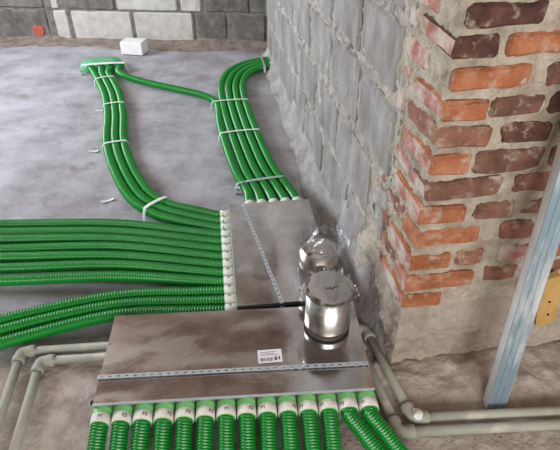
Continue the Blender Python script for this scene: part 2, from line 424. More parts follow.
# --- back wall
BP = Vector((-1.2, 4.53, 0)); BD = Vector((1, -0.085, 0)).normalized(); BN = Vector((BD.y, -BD.x, 0))   # BN points to the camera
def B(u, dep, z): return BP + BD*u - BN*dep + Vector((0, 0, z))
wb_ = relief_slab('wall_back', lambda u, z: (B(u, 0, z), BN), lin(-2.4, 3.4, 0.03), [-0.03] + lin(0, 0.6, 0.02) + [1.0, 1.8, CEIL], -BN*0.24, 'mortar_dark',
                  lambda u, z: -0.008 + 0.006*fbm(u*9, z*9, 21), label='back wall of mixed grey and white blocks', cat='wall')
TB = lambda q: B(q.x, q.y, q.z)
def brow(z0, z1, items):
    global seed
    for a, b, c in items:
        seed += 1
        brick((a+1.2, -0.004+random.uniform(-0.002, 0.002), z0), (b+1.2, 0.1, z1), c, seed, TB, jit=0.005, bev=0.010, name='block', parent=wb_, cuts=3)
brow(0.0, 0.242, [(-3.5, -2.98, 'block_dark'), (-2.96, -2.47, 'block_dark'), (-2.45, -1.985, 'block_dark'), (-1.92, -1.80, 'block_white'), (-1.765, -1.25, 'block_white'),
     (-1.222, -0.725, 'block_white'), (-0.695, -0.445, 'block_dark'), (-0.43, -0.12, 'block_dark'), (-0.10, 0.35, 'block_dark'), (0.37, 0.8, 'block_dark')])
brow(0.256, 0.485, [(-3.3, -2.72, 'block_dark'), (-2.70, -1.985, 'block_dark'), (-1.92, -1.855, 'block_white'), (-1.80, -1.38, 'block_dark'), (-1.35, -0.845, 'block_white'),
     (-0.815, -0.645, 'block_white'), (-0.615, -0.25, 'block_dark'), (-0.235, 0.2, 'block_dark'), (0.22, 0.7, 'block_dark')])
brow(0.5, 0.73, [(-3.5, -2.9, 'block_dark'), (-2.88, -2.3, 'block_dark'), (-2.28, -1.7, 'block_white'), (-1.68, -1.1, 'block_white'), (-1.08, -0.5, 'block_white'), (-0.48, 0.1, 'block_dark')])
for k in range(8):                                  # unseen courses, added all white to brighten the rear box's reflection
    z = 0.745 + k*0.24; o_ = 0.3 if k % 2 else 0.0
    brow(z, min(z+0.225, CEIL-0.01), [(-3.5+o_+0.6*i, -3.5+o_+0.6*i+0.575, 'block_white') for i in range(9)])
# red paint patch on the grey block
mk = MB()
pts = []
for k in range(18):
    a = 2*math.pi*k/18; r = 1 + 0.25*fbm(math.cos(a)*2, math.sin(a)*2, 8)
    pts.append((0.055*r*math.cos(a), 0.045*r*math.sin(a)))
c0 = -2.085+1.2
vv = [B(c0+p[0], -0.0115, 0.075+p[1]) for p in pts] + [B(c0+p[0], 0.01, 0.075+p[1]) for p in pts]
n_ = len(pts)
mesh_obj('paint_mark', vv, [tuple(range(n_)), tuple(range(2*n_-1, n_-1, -1))] + [(i, (i+1) % n_, n_+(i+1) % n_, n_+i) for i in range(n_)], 'red_paint', wb_)['label'] = 'faded red paint patch'
# dust ramp at the foot of the back wall
v = []; us = lin(-2.3, 2.6, 0.04); tt = lin(0, 1, 0.125)
for u in us:
    w = 0.20 + 0.08*fbm(u*1.5, 0, 6); h = 0.028 + 0.02*fbm(u*3, 2, 6) + (0.02 if u > 0.5 else 0)
    for t in tt: v.append(B(u, -w*(1-t) + 0.02*t, h*t*t + 0.004*fbm(u*14, t*4, 3)*t*(1-t)*4 - 0.015*(1-t)**2))
n_ = len(tt); f = [(i*n_+j, i*n_+j+1, (i+1)*n_+j+1, (i+1)*n_+j) for i in range(len(us)-1) for j in range(n_-1)]
k = len(v); v += [B(u, 0.02, -0.02) for u in us]
for i in range(len(us)-1): f.append((i*n_+n_-1, k+i, k+i+1, (i+1)*n_+n_-1)); f.append((k+i, i*n_, (i+1)*n_, k+i+1))
ramp = mesh_obj('trim_2', v, f, 'dirt', smooth=True); tag(ramp, 'brown dust swept up along the foot of the back wall', 'dust', kind='structure')

# --- the rest of the room, outside the frame: side wall and rear wall with window openings, ceiling
def wall_with_hole(name, boxes, label):
    mb = MB()
    for a, b in boxes: mb.box(a, b)
    o = mb.build(name, 'room'); tag(o, label, 'wall', kind='structure'); return o
wall_with_hole('wall_left', [((-3.6, -2.3, -0.03), (-3.4, 1.7, CEIL)), ((-3.6, 4.1, -0.03), (-3.4, 5.4, CEIL)), ((-3.6, 1.7, -0.03), (-3.4, 4.1, 0.8)), ((-3.6, 1.7, 2.3), (-3.4, 4.1, CEIL))],
               'plastered side wall with a wide window opening')
wall_with_hole('wall_rear', [((-3.6, -2.3, -0.03), (-0.6, -2.1, CEIL)), ((2.0, -2.3, -0.03), (2.4, -2.1, CEIL)), ((-0.6, -2.3, -0.03), (2.0, -2.1, 0.8)), ((-0.6, -2.3, 2.3), (2.0, -2.1, CEIL))],
               'plastered rear wall with a wide window opening')
wall_with_hole('wall_side', [((1.98, -2.1, -0.03), (2.18, 1.34, CEIL))], 'plastered wall beyond the brick pier')
mb = MB(); mb.box((-3.6, -2.3, CEIL), (2.4, 5.4, CEIL+0.15)); tag(mb.build('ceiling', 'boards'), 'unseen ceiling of brown and pale boards', 'ceiling', kind='structure')  # out of view; striped boards chosen for what the steel tops reflect

# ------------------------------------------------------------------ perforated zinc strap
def strap_mesh(mb, pts, width, cell, side, th=0.0016):
    """punched band along a polyline; one rectangular hole in each cell"""
    path = catmull(pts, cell) if len(pts) > 2 else [Vector(pts[0]).lerp(Vector(pts[1]), k/round((Vector(pts[1])-Vector(pts[0])).length/cell))
                                                    for k in range(round((Vector(pts[1])-Vector(pts[0])).length/cell)+1)]
    side = Vector(side).normalized()
    for a, b in zip(path[:-1], path[1:]):
        d = b-a; nrm = d.cross(side).normalized()
        P_ = lambda u, w, k: a + d*u + side*(w*width) + nrm*(k*th)
        us_ = (0, 0.3, 0.7, 1); ws = (-0.5, -0.2, 0.2, 0.5)
        v = [P_(u, w, k) for k in (0, 1) for u in us_ for w in ws]
        I = lambda k, i, j: k*16 + i*4 + j
        f = []
        for i in range(3):
            for j in range(3):
                if i == 1 and j == 1: continue
                f.append((I(0,i,j), I(0,i,j+1), I(0,i+1,j+1), I(0,i+1,j))); f.append((I(1,i,j), I(1,i+1,j), I(1,i+1,j+1), I(1,i,j+1)))
        for i in range(3):
            f.append((I(0,i,0), I(0,i+1,0), I(1,i+1,0), I(1,i,0))); f.append((I(0,i,3), I(1,i,3), I(1,i+1,3), I(0,i+1,3)))
        f += [(I(0,1,1), I(1,1,1), I(1,1,2), I(0,1,2)), (I(0,2,1), I(0,2,2), I(1,2,2), I(1,2,1)), (I(0,1,1), I(0,2,1), I(1,2,1), I(1,1,1)), (I(0,1,2), I(1,1,2), I(1,2,2), I(0,2,2))]
        mb.add(v, f)

# ------------------------------------------------------------------ lettering built from strokes
GL = {'F': [((0,0),(0,2)), ((0,2),(1,2)), ((0,1.1),(0.8,1.1))],
      '1': [((0.5,0),(0.5,2)), ((0.15,1.6),(0.5,2))], '2': [((0,2),(1,2)), ((1,2),(1,1.1)), ((1,1.1),(0,0)), ((0,0),(1,0))],
      '3': [((0,2),(1,2)), ((1,2),(0.4,1.1)), ((0.4,1.1),(1,0.9)), ((1,0.9),(1,0)), ((1,0),(0,0))],
      '4': [((0.8,0),(0.8,2)), ((0.8,2),(0,0.7)), ((0,0.7),(1.1,0.7))], '5': [((1,2),(0,2)), ((0,2),(0,1.1)), ((0,1.1),(1,1.1)), ((1,1.1),(1,0)), ((1,0),(0,0))],
      '6': [((1,2),(0,1.4)), ((0,1.4),(0,0)), ((0,0),(1,0)), ((1,0),(1,1)), ((1,1),(0,1))], '7': [((0,2),(1,2)), ((1,2),(0.3,0))],
      '8': [((0,0),(0,2)), ((0,2),(1,2)), ((1,2),(1,0)), ((1,0),(0,0)), ((0,1),(1,1))], '9': [((1,0),(1,2)), ((1,2),(0,2)), ((0,2),(0,1)), ((0,1),(1,1))],
      '0': [((0,0),(0,2)), ((0,2),(1,2)), ((1,2),(1,0)), ((1,0),(0,0))]}
def text_on(mb, s, place, h=0.008, w=0.0013):
    """place(x, y, lift) -> point; text centred on x"""
    u = h/2; adv = 1.5*u; x0 = -adv*len(s)/2 + 0.25*u
    for ch in s:
        for (ax, ay), (bx, by) in GL[ch]:
            a = Vector((x0+ax*u, ay*u-u)); b = Vector((x0+bx*u, by*u-u)); d = (b-a).normalized(); n = Vector((-d.y, d.x))*w/2
            a -= d*w/2; b += d*w/2
            q = [a-n, b-n, b+n, a+n]
            mb.add([place(p.x, p.y, 0.0) for p in q] + [place(p.x, p.y, 0.0006) for p in q],
                   [(0,3,2,1), (4,5,6,7), (0,1,5,4), (1,2,6,5), (2,3,7,6), (3,0,4,7)])
        x0 += adv

# ------------------------------------------------------------------ ventilation manifold boxes
TOP = 0.12; BOT = 0.046
def shell(name, sx, sy, parent, flange=0.006):
    """sheet steel box with folded rim, slightly dented lid"""
    mb = MB()
    n, m = 28, 16
    v = []; f = []
    for j in range(m+1):
        for i in range(n+1):
            x = -sx/2 + sx*i/n; y = -sy/2 + sy*j/m
            edge = min(1, min(i, n-i, j, m-j)/2)
            v.append((x, y, TOP + 0.0018*fbm(x*5+sx*9, y*5, 2)*edge))
    for j in range(m):
        for i in range(n): f.append((j*(n+1)+i, j*(n+1)+i+1, (j+1)*(n+1)+i+1, (j+1)*(n+1)+i))
    mb.add(v, f)
    rim = [j for j in range(n+1)] + [(j+1)*(n+1)+n for j in range(m)] + [m*(n+1)+i for i in range(n-1, -1, -1)] + [j*(n+1) for j in range(m-1, 0, -1)]
    k = len(mb.v); mb.v += [Vector((mb.v[i].x, mb.v[i].y, BOT)) for i in rim]; q = len(rim)
    mb.f += [(rim[i], k+i, k+(i+1) % q, rim[(i+1) % q]) for i in range(q)] + [tuple(range(k, k+q))]
    o = mb.build(name, 'steel', parent, smooth=True); o.data.set_sharp_from_angle(angle=R(30)); return o

def spigot(parent, loc, ang, r, mark=None, g=0.017, L=0.046):
    """collar pointing along local direction ang (radians, in the box frame): green socket, white label band, marker text"""
    ca, sa = math.cos(ang), math.sin(ang)
    T = lambda q: Vector((loc[0] + q.x*ca - q.y*sa, loc[1] + q.x*sa + q.y*ca, loc[2] + q.z))
    mb = MB(); mb.lathe([(r*1.02, -0.004), (r*1.02, g-0.001), (r*0.99, g+0.001), (r*0.99, L)], n=24, axis='x', T=T)
    s = mb.build('spigot', 'collar_green', parent, smooth=False)
    mb = MB(); mb.lathe([(r*1.00, g), (r*1.04, g+0.001), (r*1.04, L), (r*1.00, L+0.0005)], n=24, axis='x', cap0=False, cap1=False, T=T)
    mb.build('label_band', 'collar', s, smooth=True)
    if mark:
        mb = MB(); R_ = r*1.045
        def place(x, y, lift):
            th = x/R_ + mark[1]
            return T(Vector(((g+L)/2 - y, (R_+lift)*math.sin(th), (R_+lift)*math.cos(th))))
        text_on(mb, mark[0], place, h=0.0085, w=0.0014)
        mb.build('marking', 'ink', s)
    return T

def duct_stub(parent, c, r, h, rings):
    prof = [(r*1.0, 0.0), (r, 0.004)]
    for z in rings: prof += [(r, z-0.006), (r*1.035, z-0.003), (r*1.035, z+0.003), (r, z+0.006)]
    prof += [(r, h)]
    mb = MB(); mb.lathe(prof, c=c, n=48)
    return mb.build('duct_stub', 'can', parent, smooth=True)

# front box ---------------------------------------------------------------
FB = (-0.138, 1.072, 0); FR = R(3.8); FSX, FSY = 0.805, 0.340
fb = empty('ventilation_manifold', FB, FR)
tag(fb, 'wide steel manifold box in front with fourteen numbered green spigots', 'ventilation box')
shell('box', FSX, FSY, fb)
mb = MB(); mb.box((-FSX/2, -FSY/2-0.0025, TOP-0.006), (FSX/2, -FSY/2+0.001, TOP+0.0022)); mb.build('front_rim', 'strap', fb)
for sx in (-1, 1):
    for sy in (-1, 1):
        mb = MB(); x = sx*(FSX/2-0.05); y = -0.12 if sy < 0 else 0.0
        mb.box((x-0.02, y-0.02, -0.014), (x+0.02, y+0.02, BOT-0.003)); mb.box((x-0.03, y-0.03, BOT-0.003), (x+0.03, y+0.03, BOT))
        mb.build('mounting_foot', 'strap', fb)
def fw(x, y, z):
    c, s = math.cos(FR), math.sin(FR); return Vector((FB[0]+x*c-y*s, FB[1]+x*s+y*c, z))
FRAD = 0.0245; SZ = 0.082
FX = [-FSX/2 + 0.021 + k*0.0587 for k in range(14)]
MARK = ['F1', 'F2', 'F3', 'F2', 'F2', 'F2', 'F1', 'F2', 'F1', 'F2', 'F2', 'F1', 'F2', 'F1']
rot = [0.15, 0.45, 0.35, 0.75, 0.5, 0.7, 0.15, 0.5, -0.4, 0.8, -0.8, -0.75, -0.8, -0.7]
FTUBES = []
for k, x in enumerate(FX):
    spigot(fb, (x, -FSY/2, SZ), R(-90), 0.0268, (MARK[k], rot[k]))
stick = MB(); stick.box((-0.037, -0.025, 0), (0.037, 0.025, 0.0008))
so = stick.build('sticker', 'paper', fb); so.location = (0.105, -0.035, TOP+0.0022); so.rotation_euler = (0, 0, R(2)); so['label'] = 'white sticker with barcode'
pr = MB()
x = -0.030
for k in range(15):
    w = random.choice((0.0008, 0.0012, 0.002)); pr.box((x, -0.019, 0.0008), (x+w, -0.006, 0.0011)); x += w + random.choice((0.0008, 0.0014, 0.002))
    if x > 0.010: break
pr.box((0.013, -0.018, 0.0008), (0.021, -0.004, 0.0011)); pr.box((0.025, -0.016, 0.0008), (0.030, -0.003, 0.0011))
for k, (a, b) in enumerate(((-0.030, 0.026), (-0.028, 0.014), (-0.030, 0.02))): pr.box((a, 0.003+k*0.006, 0.0008), (b, 0.0045+k*0.006, 0.0011))
pr.build('print', 'print', so)
CX, CY, CR, CH = 0.296, 0.078, 0.072, 0.172
stub = duct_stub(fb, (CX, CY, TOP+0.001), CR, CH, (0.030,))
mb = MB(); mb.lathe([(CR*1.03, 0.0), (CR*1.03, 0.005)], c=(CX, CY, TOP+0.001), n=40); mb.build('seal', 'dark', stub, smooth=True)
mb = MB(); mb.lathe([(CR*0.99, CH), (CR*1.03, CH-0.012), (CR*1.045, CH-0.010), (CR*1.03, CH+0.003), (CR*0.9, CH+0.004)], c=(CX, CY, TOP), n=48, cap0=False)
cap_o = mb.build('end_cap', 'lid', stub)
# scrawl on the cap
mb = MB()
def cap_place(x, y, lift): return Vector((CX + x + 0.004, CY + y - 0.008, TOP + CH + 0.0045 + lift))
for a, b in (((-0.018, 0.004), (-0.008, -0.004)), ((-0.008, -0.004), (-0.004, 0.006)), ((-0.004, 0.006), (0.003, -0.005)), ((0.003, -0.005), (0.007, 0.004)), ((0.007, 0.004), (0.022, 0.007))):
    a = Vector(a); b = Vector(b); d = (b-a).normalized()*0.001; n = Vector((-d.y, d.x))
    q = [a-n-d, b-n+d, b+n+d, a+n-d]
    mb.add([cap_place(p.x, p.y, 0) for p in q] + [cap_place(p.x, p.y, 0.0006) for p in q], [(0,3,2,1), (4,5,6,7), (0,1,5,4), (1,2,6,5), (2,3,7,6), (3,0,4,7)])
mb.build('marking', 'ink', stub)
def film_skirt(name, parent, c, r, z0, z1, amp, n=72, m=9, lean=(0, 0), flare=0.0, sd=0, crinkle=0.0012):
    v = []; f = []
    for j in range(m+1):
        t = j/m; z = z0 + (z1-z0)*t
        for k in range(n):
            a = 2*math.pi*k/n
            rr = r*(1 + flare*(1-t)) + amp*(0.5 + fbm(math.cos(a)*3+sd, math.sin(a)*3, z*22+sd))*(0.35 + abs(2*t-1)*0.8) + crinkle*math.sin(a*(11 if crinkle < 0.002 else 23)+z*60)
            v.append(Vector((c[0]+rr*math.cos(a)+lean[0]*t*t, c[1]+rr*math.sin(a)+lean[1]*t*t, z + amp*0.8*fbm(math.cos(a)*5, math.sin(a)*5, sd+4)*(1 if j in (0, m) else 0.4))))
    for j in range(m):
        for k in range(n): f.append((j*n+k, j*n+(k+1) % n, (j+1)*n+(k+1) % n, (j+1)*n+k))
    return mesh_obj(name, v, f, 'film', parent, smooth=False)
film_skirt('film_wrap', stub, (CX, CY), CR*1.05, TOP+CH-0.040, TOP+CH+0.008, 0.014, n=96, sd=3, flare=0.08, crinkle=0.0035)['label'] = 'crinkled clear stretch film'

# rear box ----------------------------------------------------------------
RB = (-0.010, 1.584, 0); RR = R(7.0); RSX, RSY = 0.352, 0.626
rb = empty('ventilation_manifold', RB, RR)
tag(rb, 'narrower steel manifold box behind with diagonal strap, tubes on two sides', 'ventilation box')
shell('box', RSX, RSY, rb)
mb = MB(); mb.box((-RSX/2-0.0025, -RSY/2, TOP-0.006), (-RSX/2+0.001, RSY/2, TOP+0.0025)); mb.build('side_rim', 'strap', rb)
mb = MB(); mb.box((-RSX/2, -RSY/2-0.003, TOP-0.008), (RSX*0.2, -RSY/2+0.004, TOP+0.0022)); mb.build('gap_strip', 'dark', rb)['label'] = 'black strip painted as the shaded gap between the boxes'  # dark strip stands in for the shade between the two boxes
for sx in (-1, 1):
    for sy in (-1, 1):
        mb = MB(); x = sx*(RSX/2-0.05); y = sy*(RSY/2-0.05)
        mb.box((x-0.02, y-0.02, -0.014), (x+0.02, y+0.02, BOT-0.003)); mb.box((x-0.03, y-0.03, BOT-0.003), (x+0.03, y+0.03, BOT))
        mb.build('mounting_foot', 'strap', rb)
def rw(x, y, z):
    c, s = math.cos(RR), math.sin(RR); return Vector((RB[0]+x*c-y*s, RB[1]+x*s+y*c, z))
RRAD = 0.0225
RY = [RSY/2 - 0.026 - k*0.0478 for k in range(13)]
RM = ['2', '3', '2', '4', '5', '1', '7', '8', '10', '11', '9', '12', '1']
for k, y in enumerate(RY): spigot(rb, (-RSX/2, y, SZ), R(180), 0.0228, (('F' + RM[k]) if len(RM[k]) < 2 else RM[k], -0.25), g=0.005, L=0.040)
RXB = [-RSX/2 + 0.093 + k*0.0535 for k in range(5)]
for x in RXB: spigot(rb, (x, RSY/2, SZ), R(90), 0.0245)
RCX, RCY, RCR, RCH = 0.118, -0.222, 0.067, 0.158
stub2 = duct_stub(rb, (RCX, RCY, TOP+0.001), RCR, RCH, (0.098,))
mb = MB(); mb.lathe([(RCR*0.99, RCH), (RCR*0.6, RCH+0.003)], c=(RCX, RCY, TOP), n=40, cap0=False); mb.build('end_cap', 'lid', stub2)
film_skirt('film_wrap', stub2, (RCX+0.006, RCY), RCR*1.10, TOP+0.003, TOP+RCH+0.025, 0.010, n=48, m=8, lean=(0.015, 0.015), flare=0.08, sd=11)['label'] = 'loose clear stretch film bag'
film_skirt('film_crest', stub2, (RCX+0.02, RCY+0.02), RCR*0.7, TOP+RCH+0.002, TOP+RCH+0.040, 0.012, n=40, m=4, lean=(0.03, 0.01), sd=23)['label'] = 'crumpled clear film sticking up'

# straps over the boxes
st = empty('perforated_strap', fw(-FSX/2, -0.11, 0)); o0 = st.location
mb2 = MB(); strap_mesh(mb2, [fw(-FSX/2-0.004, -0.082, 0.1255), fw(FSX/2-0.002, -0.084, 0.1255)], 0.0135, 0.0245, (math.sin(FR)*-1, math.cos(FR), 0))
b_ = mb2.build('band', 'strap', st); b_.location = -o0
mb3 = MB(); side = Vector((-math.sin(FR), math.cos(FR), 0))
for a, b in (((-FSX/2-0.004, 0.1262), (-FSX/2-0.010, 0.002)), ((-FSX/2-0.010, 0.0015), (-FSX/2-0.055, 0.0015)), ((FSX/2-0.002, 0.1262), (FSX/2+0.010, 0.06))):
    mb3 = MB(); strap_mesh(mb3, [fw(a[0], -0.082 if a[0] < 0 else -0.084, a[1]), fw(b[0], -0.082 if a[0] < 0 else -0.084, b[1])], 0.0135, 0.0225, side)
    b_ = mb3.build('end_leg', 'strap', st); b_.location = -o0
tag(st, 'perforated zinc strap stretched across the front manifold box', 'metal strap')
mb = MB(); mb.lathe([(0.008, 0), (0.008, 0.002), (0.004, 0.005)], c=fw(-FSX/2-0.044, -0.082, 0.003), n=12)
b_ = mb.build('screw', 'dark', st); b_.location = -o0

st = empty('perforated_strap', rw(0, 0, TOP)); o0 = st.location
mb = MB(); a = rw(-0.118, RSY/2-0.005, TOP+0.0045); b = rw(-0.022, -RSY/2+0.003, TOP+0.0045)
d = (b-a).normalized(); strap_mesh(mb, [a, b], 0.0135, 0.0235, (-d.y, d.x, 0))
b_ = mb.build('band', 'strap', st); b_.location = -o0
mb = MB(); strap_mesh(mb, [b, b + Vector((0.004, -0.008, -0.05))], 0.0135, 0.0235, (-d.y, d.x, 0)); b_ = mb.build('end_leg', 'strap', st); b_.location = -o0
tag(st, 'perforated zinc strap lying diagonally across the rear manifold box', 'metal strap')

# ------------------------------------------------------------------ green corrugated tubes
def tube_thing(pts, rad, label, group):
    base = Vector(pts[0]); base.z = 0
    t = ribbed('ventilation_tube', [Vector(p)-base for p in pts], rad); t.location = base
    tag(t, label, 'tube', group); return t
ORD = ['leftmost', 'second', 'third', 'fourth', 'fifth', 'sixth', 'seventh', 'eighth', 'ninth', 'tenth', 'eleventh', 'twelfth']
for k, x in enumerate(FX):
    p0 = fw(x, -FSY/2-0.040, SZ); p1 = fw(x, -FSY/2-0.06, SZ-0.003)
    if k < 12:
        bend = 0.010*math.sin(k*2.1)
        pts = [p0, p1, fw(x+bend*0.2, -FSY/2-0.16, 0.055), fw(x+bend, -FSY/2-0.30, 0.033), fw(x+bend*1.6, -FSY/2-0.62, 0.031)]
        lab = ('leftmost of the green tubes leaving the front box, marked F1' if k == 0 else
               '%s green tube from the left leaving the front of the wide box' % ORD[k])
    else:
        sgn = k-12
        pts = [p0, p1, fw(x+0.035, -FSY/2-0.115, 0.066), fw(x+0.10, -FSY/2-0.23, 0.040), fw(x+0.17, -FSY/2-0.42, 0.031), fw(x+0.19, -FSY/2-0.62, 0.031)]
        lab = ['outer green tube bending right beside grey pipes at the front box corner', 'inner green tube bending right, second from the grey pipes'][1-sgn]
    tube_thing(pts, FRAD, lab, 'green tubes leaving the front box')

# ten tubes leaving the rear box to the left
L0 = [(-1.235, 1.846), (-1.209, 1.788), (-1.188, 1.739), (-1.159, 1.672), (-1.137, 1.62), (-1.108, 1.553), (-1.078, 1.483), (-0.988, 1.275), (-0.968, 1.228), (-0.943, 1.171)]
L1 = [(-0.724, 1.831), (-0.709, 1.774), (-0.697, 1.725), (-0.683, 1.672), (-0.668, 1.614), (-0.654, 1.559), (-0.638, 1.494), (-0.610, 1.385), (-0.601, 1.338), (-0.588, 1.290)]
for k in range(10):
    y = RY[k+3]; a = rw(-RSX/2-0.008, y, SZ); a2 = rw(-RSX/2-0.048, y+0.001, SZ); b = rw(-RSX/2-0.11, y, SZ-0.006)
    c = Vector((L1[k][0], L1[k][1]-0.015, 0.057)); d = Vector((*L0[k], 0.032)); z7 = 0.030
    dirv = (d-c).normalized()
    if k < 7: e = d + Vector((-0.30, 0.008, 0)); e2 = d + Vector((-0.62, -0.01, 0)); 
    else: e = d + Vector((-0.20, -0.10, 0)); e2 = d + Vector((-0.36, -0.24, 0))
    e.z = e2.z = 0.028
    if k < 7: lab = ['farthest', 'second farthest', 'third farthest', 'middle', 'third nearest', 'second nearest', 'nearest'][k] + ' of seven parallel green tubes running left from the rear box'
    else: lab = ['farthest', 'middle', 'nearest'][k-7] + ' of three green tubes curving down left behind the front box'
    tube_thing([a, a2, a2.lerp(c, 0.2) + Vector((0, 0, 0.002)), c, d, e, e2], RRAD, lab, 'green tubes running left from the rear box')

# bundle of three sweeping to the back left
LB = [(-0.300, 1.842), (-0.420, 1.868), (-0.540, 1.940), (-0.676, 2.085), (-0.827, 2.371), (-0.935, 2.652), (-1.019, 2.985), (-1.119, 3.297), (-1.225, 3.540), (-1.300, 3.70)]
def offset_path(path, off):
    out = []
    for i, p in enumerate(path):
        a = Vector(path[max(0, i-1)]); b = Vector(path[min(len(path)-1, i+1)]); t = (b-a).normalized()
        out.append(Vector(p) + Vector((t.y, -t.x))*off)      # off>0: right of travel
    return out
ENDX = [(-1.405, 3.795), (-1.335, 3.82), (-1.265, 3.845)]
for k in range(3):
    y = RY[2-k]                                               # k=0 is the outer (left) tube of the sweep
    a = rw(-RSX/2-0.008, y, SZ); a2 = rw(-RSX/2-0.048, y+0.001, SZ); b = rw(-RSX/2-0.105, y, SZ-0.006)
    path = offset_path(LB, (k-1)*0.047)
    pts = [a, a2, a2.lerp(Vector((path[1].x, path[1].y, 0.066)), 0.45)] + [Vector((p.x, p.y, (0.066, 0.050, 0.035)[i] if i < 3 else 0.026)) for i, p in enumerate(path[1:])]
    pts += [Vector((*ENDX[k], 0.036)), Vector((ENDX[k][0]-0.03, ENDX[k][1]+0.075, 0.022))]
    tube_thing(pts, RRAD, ['outer left', 'middle', 'inner right'][k] + ' tube of the green three-tube bundle curving to the back left', 'green tubes of the back left bundle')

# right bundle: four tubes bending through the gap behind the wall end, plus the one crossing from the left bundle
RP = [(0.60, 3.99), (0.25, 3.975), (0.05, 3.955), (-0.107, 3.925), (-0.226, 3.850), (-0.305, 3.723), (-0.335, 3.528), (-0.312, 3.264), (-0.232, 2.845), (-0.118, 2.371), (-0.048, 2.12)]
for k in range(4):
    path = offset_path(RP, (1.5-k)*0.049)                     # k=0 leftmost at the box
    x = RXB[k+1]; a = rw(x, RSY/2+0.038, SZ); b = rw(x, RSY/2+0.07, SZ-0.004)
    pts = [Vector((p.x, p.y, 0.026)) for p in path[:-1]] + [Vector((*(Vector(path[-1])*0.5 + Vector(rw(x, RSY/2+0.22, 0)[:2])*0.5), 0.042)), b, a]
    tube_thing(pts, RRAD, ['second tube from the left', 'middle tube', 'fourth tube from the left', 'rightmost tube'][k] + ' in the green five-tube bundle along the block wall', 'green tubes of the wall bundle')
x = RXB[0]
lp = offset_path(RP, 2.5*0.049)
t4 = [Vector((-1.235, 3.935, 0.020)), Vector((-1.197, 3.865, 0.036)), Vector((-1.190, 3.75, 0.026)), Vector((-1.10, 3.640, 0.026)), Vector((-0.909, 3.515, 0.026)), Vector((-0.66, 3.385, 0.026)),
      Vector((-0.500, 3.290, 0.026)), Vector((-0.405, 3.15, 0.026))] + [Vector((p.x, p.y, 0.026)) for p in lp[8:10]] + \
     [rw(x, RSY/2+0.22, 0.042), rw(x, RSY/2+0.07, SZ-0.004), rw(x, RSY/2+0.038, SZ)]
tube_thing(t4, RRAD, 'single green tube crossing the floor between the two bundles', 'green tubes of the wall bundle')

# ------------------------------------------------------------------ ties and floor straps
def arch_tie(name, a, b, h, width, label, cat, m='tie', tails=((0.03, 0.0), (0.02, 0.0)), group='ties on the tubes'):
    """flat band lying over a bundle between floor points a and b, ends on the floor"""
    a = Vector((*a, 0)); b = Vector((*b, 0)); d = (b-a); L = d.length; u = d/L; w = Vector((-u.y, u.x, 0))*width/2
    prof = [(-tails[0][0], -0.006), (-0.004, -0.005), (0.002, h*0.55), (0.012, h*0.93), (L*0.3, h), (L*0.7, h), (L-0.012, h*0.93), (L-0.002, h*0.55), (L+0.004, -0.005), (L+tails[1][0], -0.006)]
    v = []; f = []; th = 0.0022
    for i, (x, z) in enumerate(prof):
        p0 = prof[max(0, i-1)]; p1 = prof[min(len(prof)-1, i+1)]; t = Vector((p1[0]-p0[0], p1[1]-p0[1])).normalized(); n = Vector((-t.y, t.x))*th
        for q in ((x, z), (x+n.x, z+n.y)):
            c = u*q[0] + Vector((0, 0, q[1])); v += [c-w, c+w]
    for i in range(len(prof)-1):
        k = i*4; f += [(k, k+1, k+5, k+4), (k+2, k+6, k+7, k+3), (k, k+4, k+6, k+2), (k+1, k+3, k+7, k+5)]
    f += [(0, 2, 3, 1), (len(v)-4, len(v)-3, len(v)-1, len(v)-2)]
    o = mesh_obj(name, v, f, m); o.location = a
    tag(o, label, cat, group); return o
TH = 0.0492
def tie_at(path, near, half, name, label, width=0.013, m='tie', h=TH, skew=0.0):
    """band square across a bundle at the path point closest to `near`"""
    P_ = catmull([Vector((p[0], p[1], 0)) for p in path], 0.01)
    q = Vector((*near, 0)); k = min(range(1, len(P_)-1), key=lambda i: (P_[i]-q).length)
    t = (P_[k+1]-P_[k-1]).normalized(); n = Vector((t.y, -t.x, 0))
    if n.x < 0: n = -n
    n = (n + Vector((-n.y, n.x, 0))*skew).normalized()
    a = P_[k] - n*half; b = P_[k] + n*half
    return arch_tie(name, a[:2], b[:2], h, width, label, 'strap', m=m, tails=((0.006, 0), (0.006, 0)))
HL = 0.047 + 0.0245; HR = 0.098 + 0.0250
RP5 = offset_path(RP, 0.0245)
tie_at(LB, (-0.911, 2.596), HL, 'tube_strap', 'white strap halfway along the back left bundle')
tie_at(LB, (-1.047, 3.136), HL, 'tube_strap', 'white strap on the back left bundle below the crossing tube')
tie_at(LB, (-0.560, 1.975), HL, 'tube_strap', 'wide white strap where the back left bundle bends to the box', width=0.017, h=0.075)
tie_at(LB, (-1.235, 3.58), HL+0.003, 'tube_strap', 'thin white strap just below the taped ends of the left bundle')
tie_at(RP5, (-0.327, 3.17), HR, 'tube_strap', 'white strap where the crossing tube joins the wall bundle')
tie_at(RP5, (-0.19, 2.745), HR, 'tube_strap', 'white strap at the middle of the wall bundle')
tie_at(RP5, (-0.070, 2.20), HR+0.006, 'perforated_strap', 'grey zinc strap over the wall bundle near the rear box', width=0.016, m='strap', h=TH+0.006)
arch_tie('tube_strap', (-0.150, 4.030), (-0.115, 3.805), TH, 0.014, 'grey strap at the wall end on the far bend', 'strap', m='strap', tails=((0.008, 0), (0.008, 0)))
arch_tie('tube_strap', (-1.475, 3.775), (-1.150, 3.835), 0.064, 0.035, 'broad white strap over the four tube ends', 'strap', tails=((0.008, 0), (0.008, 0)))
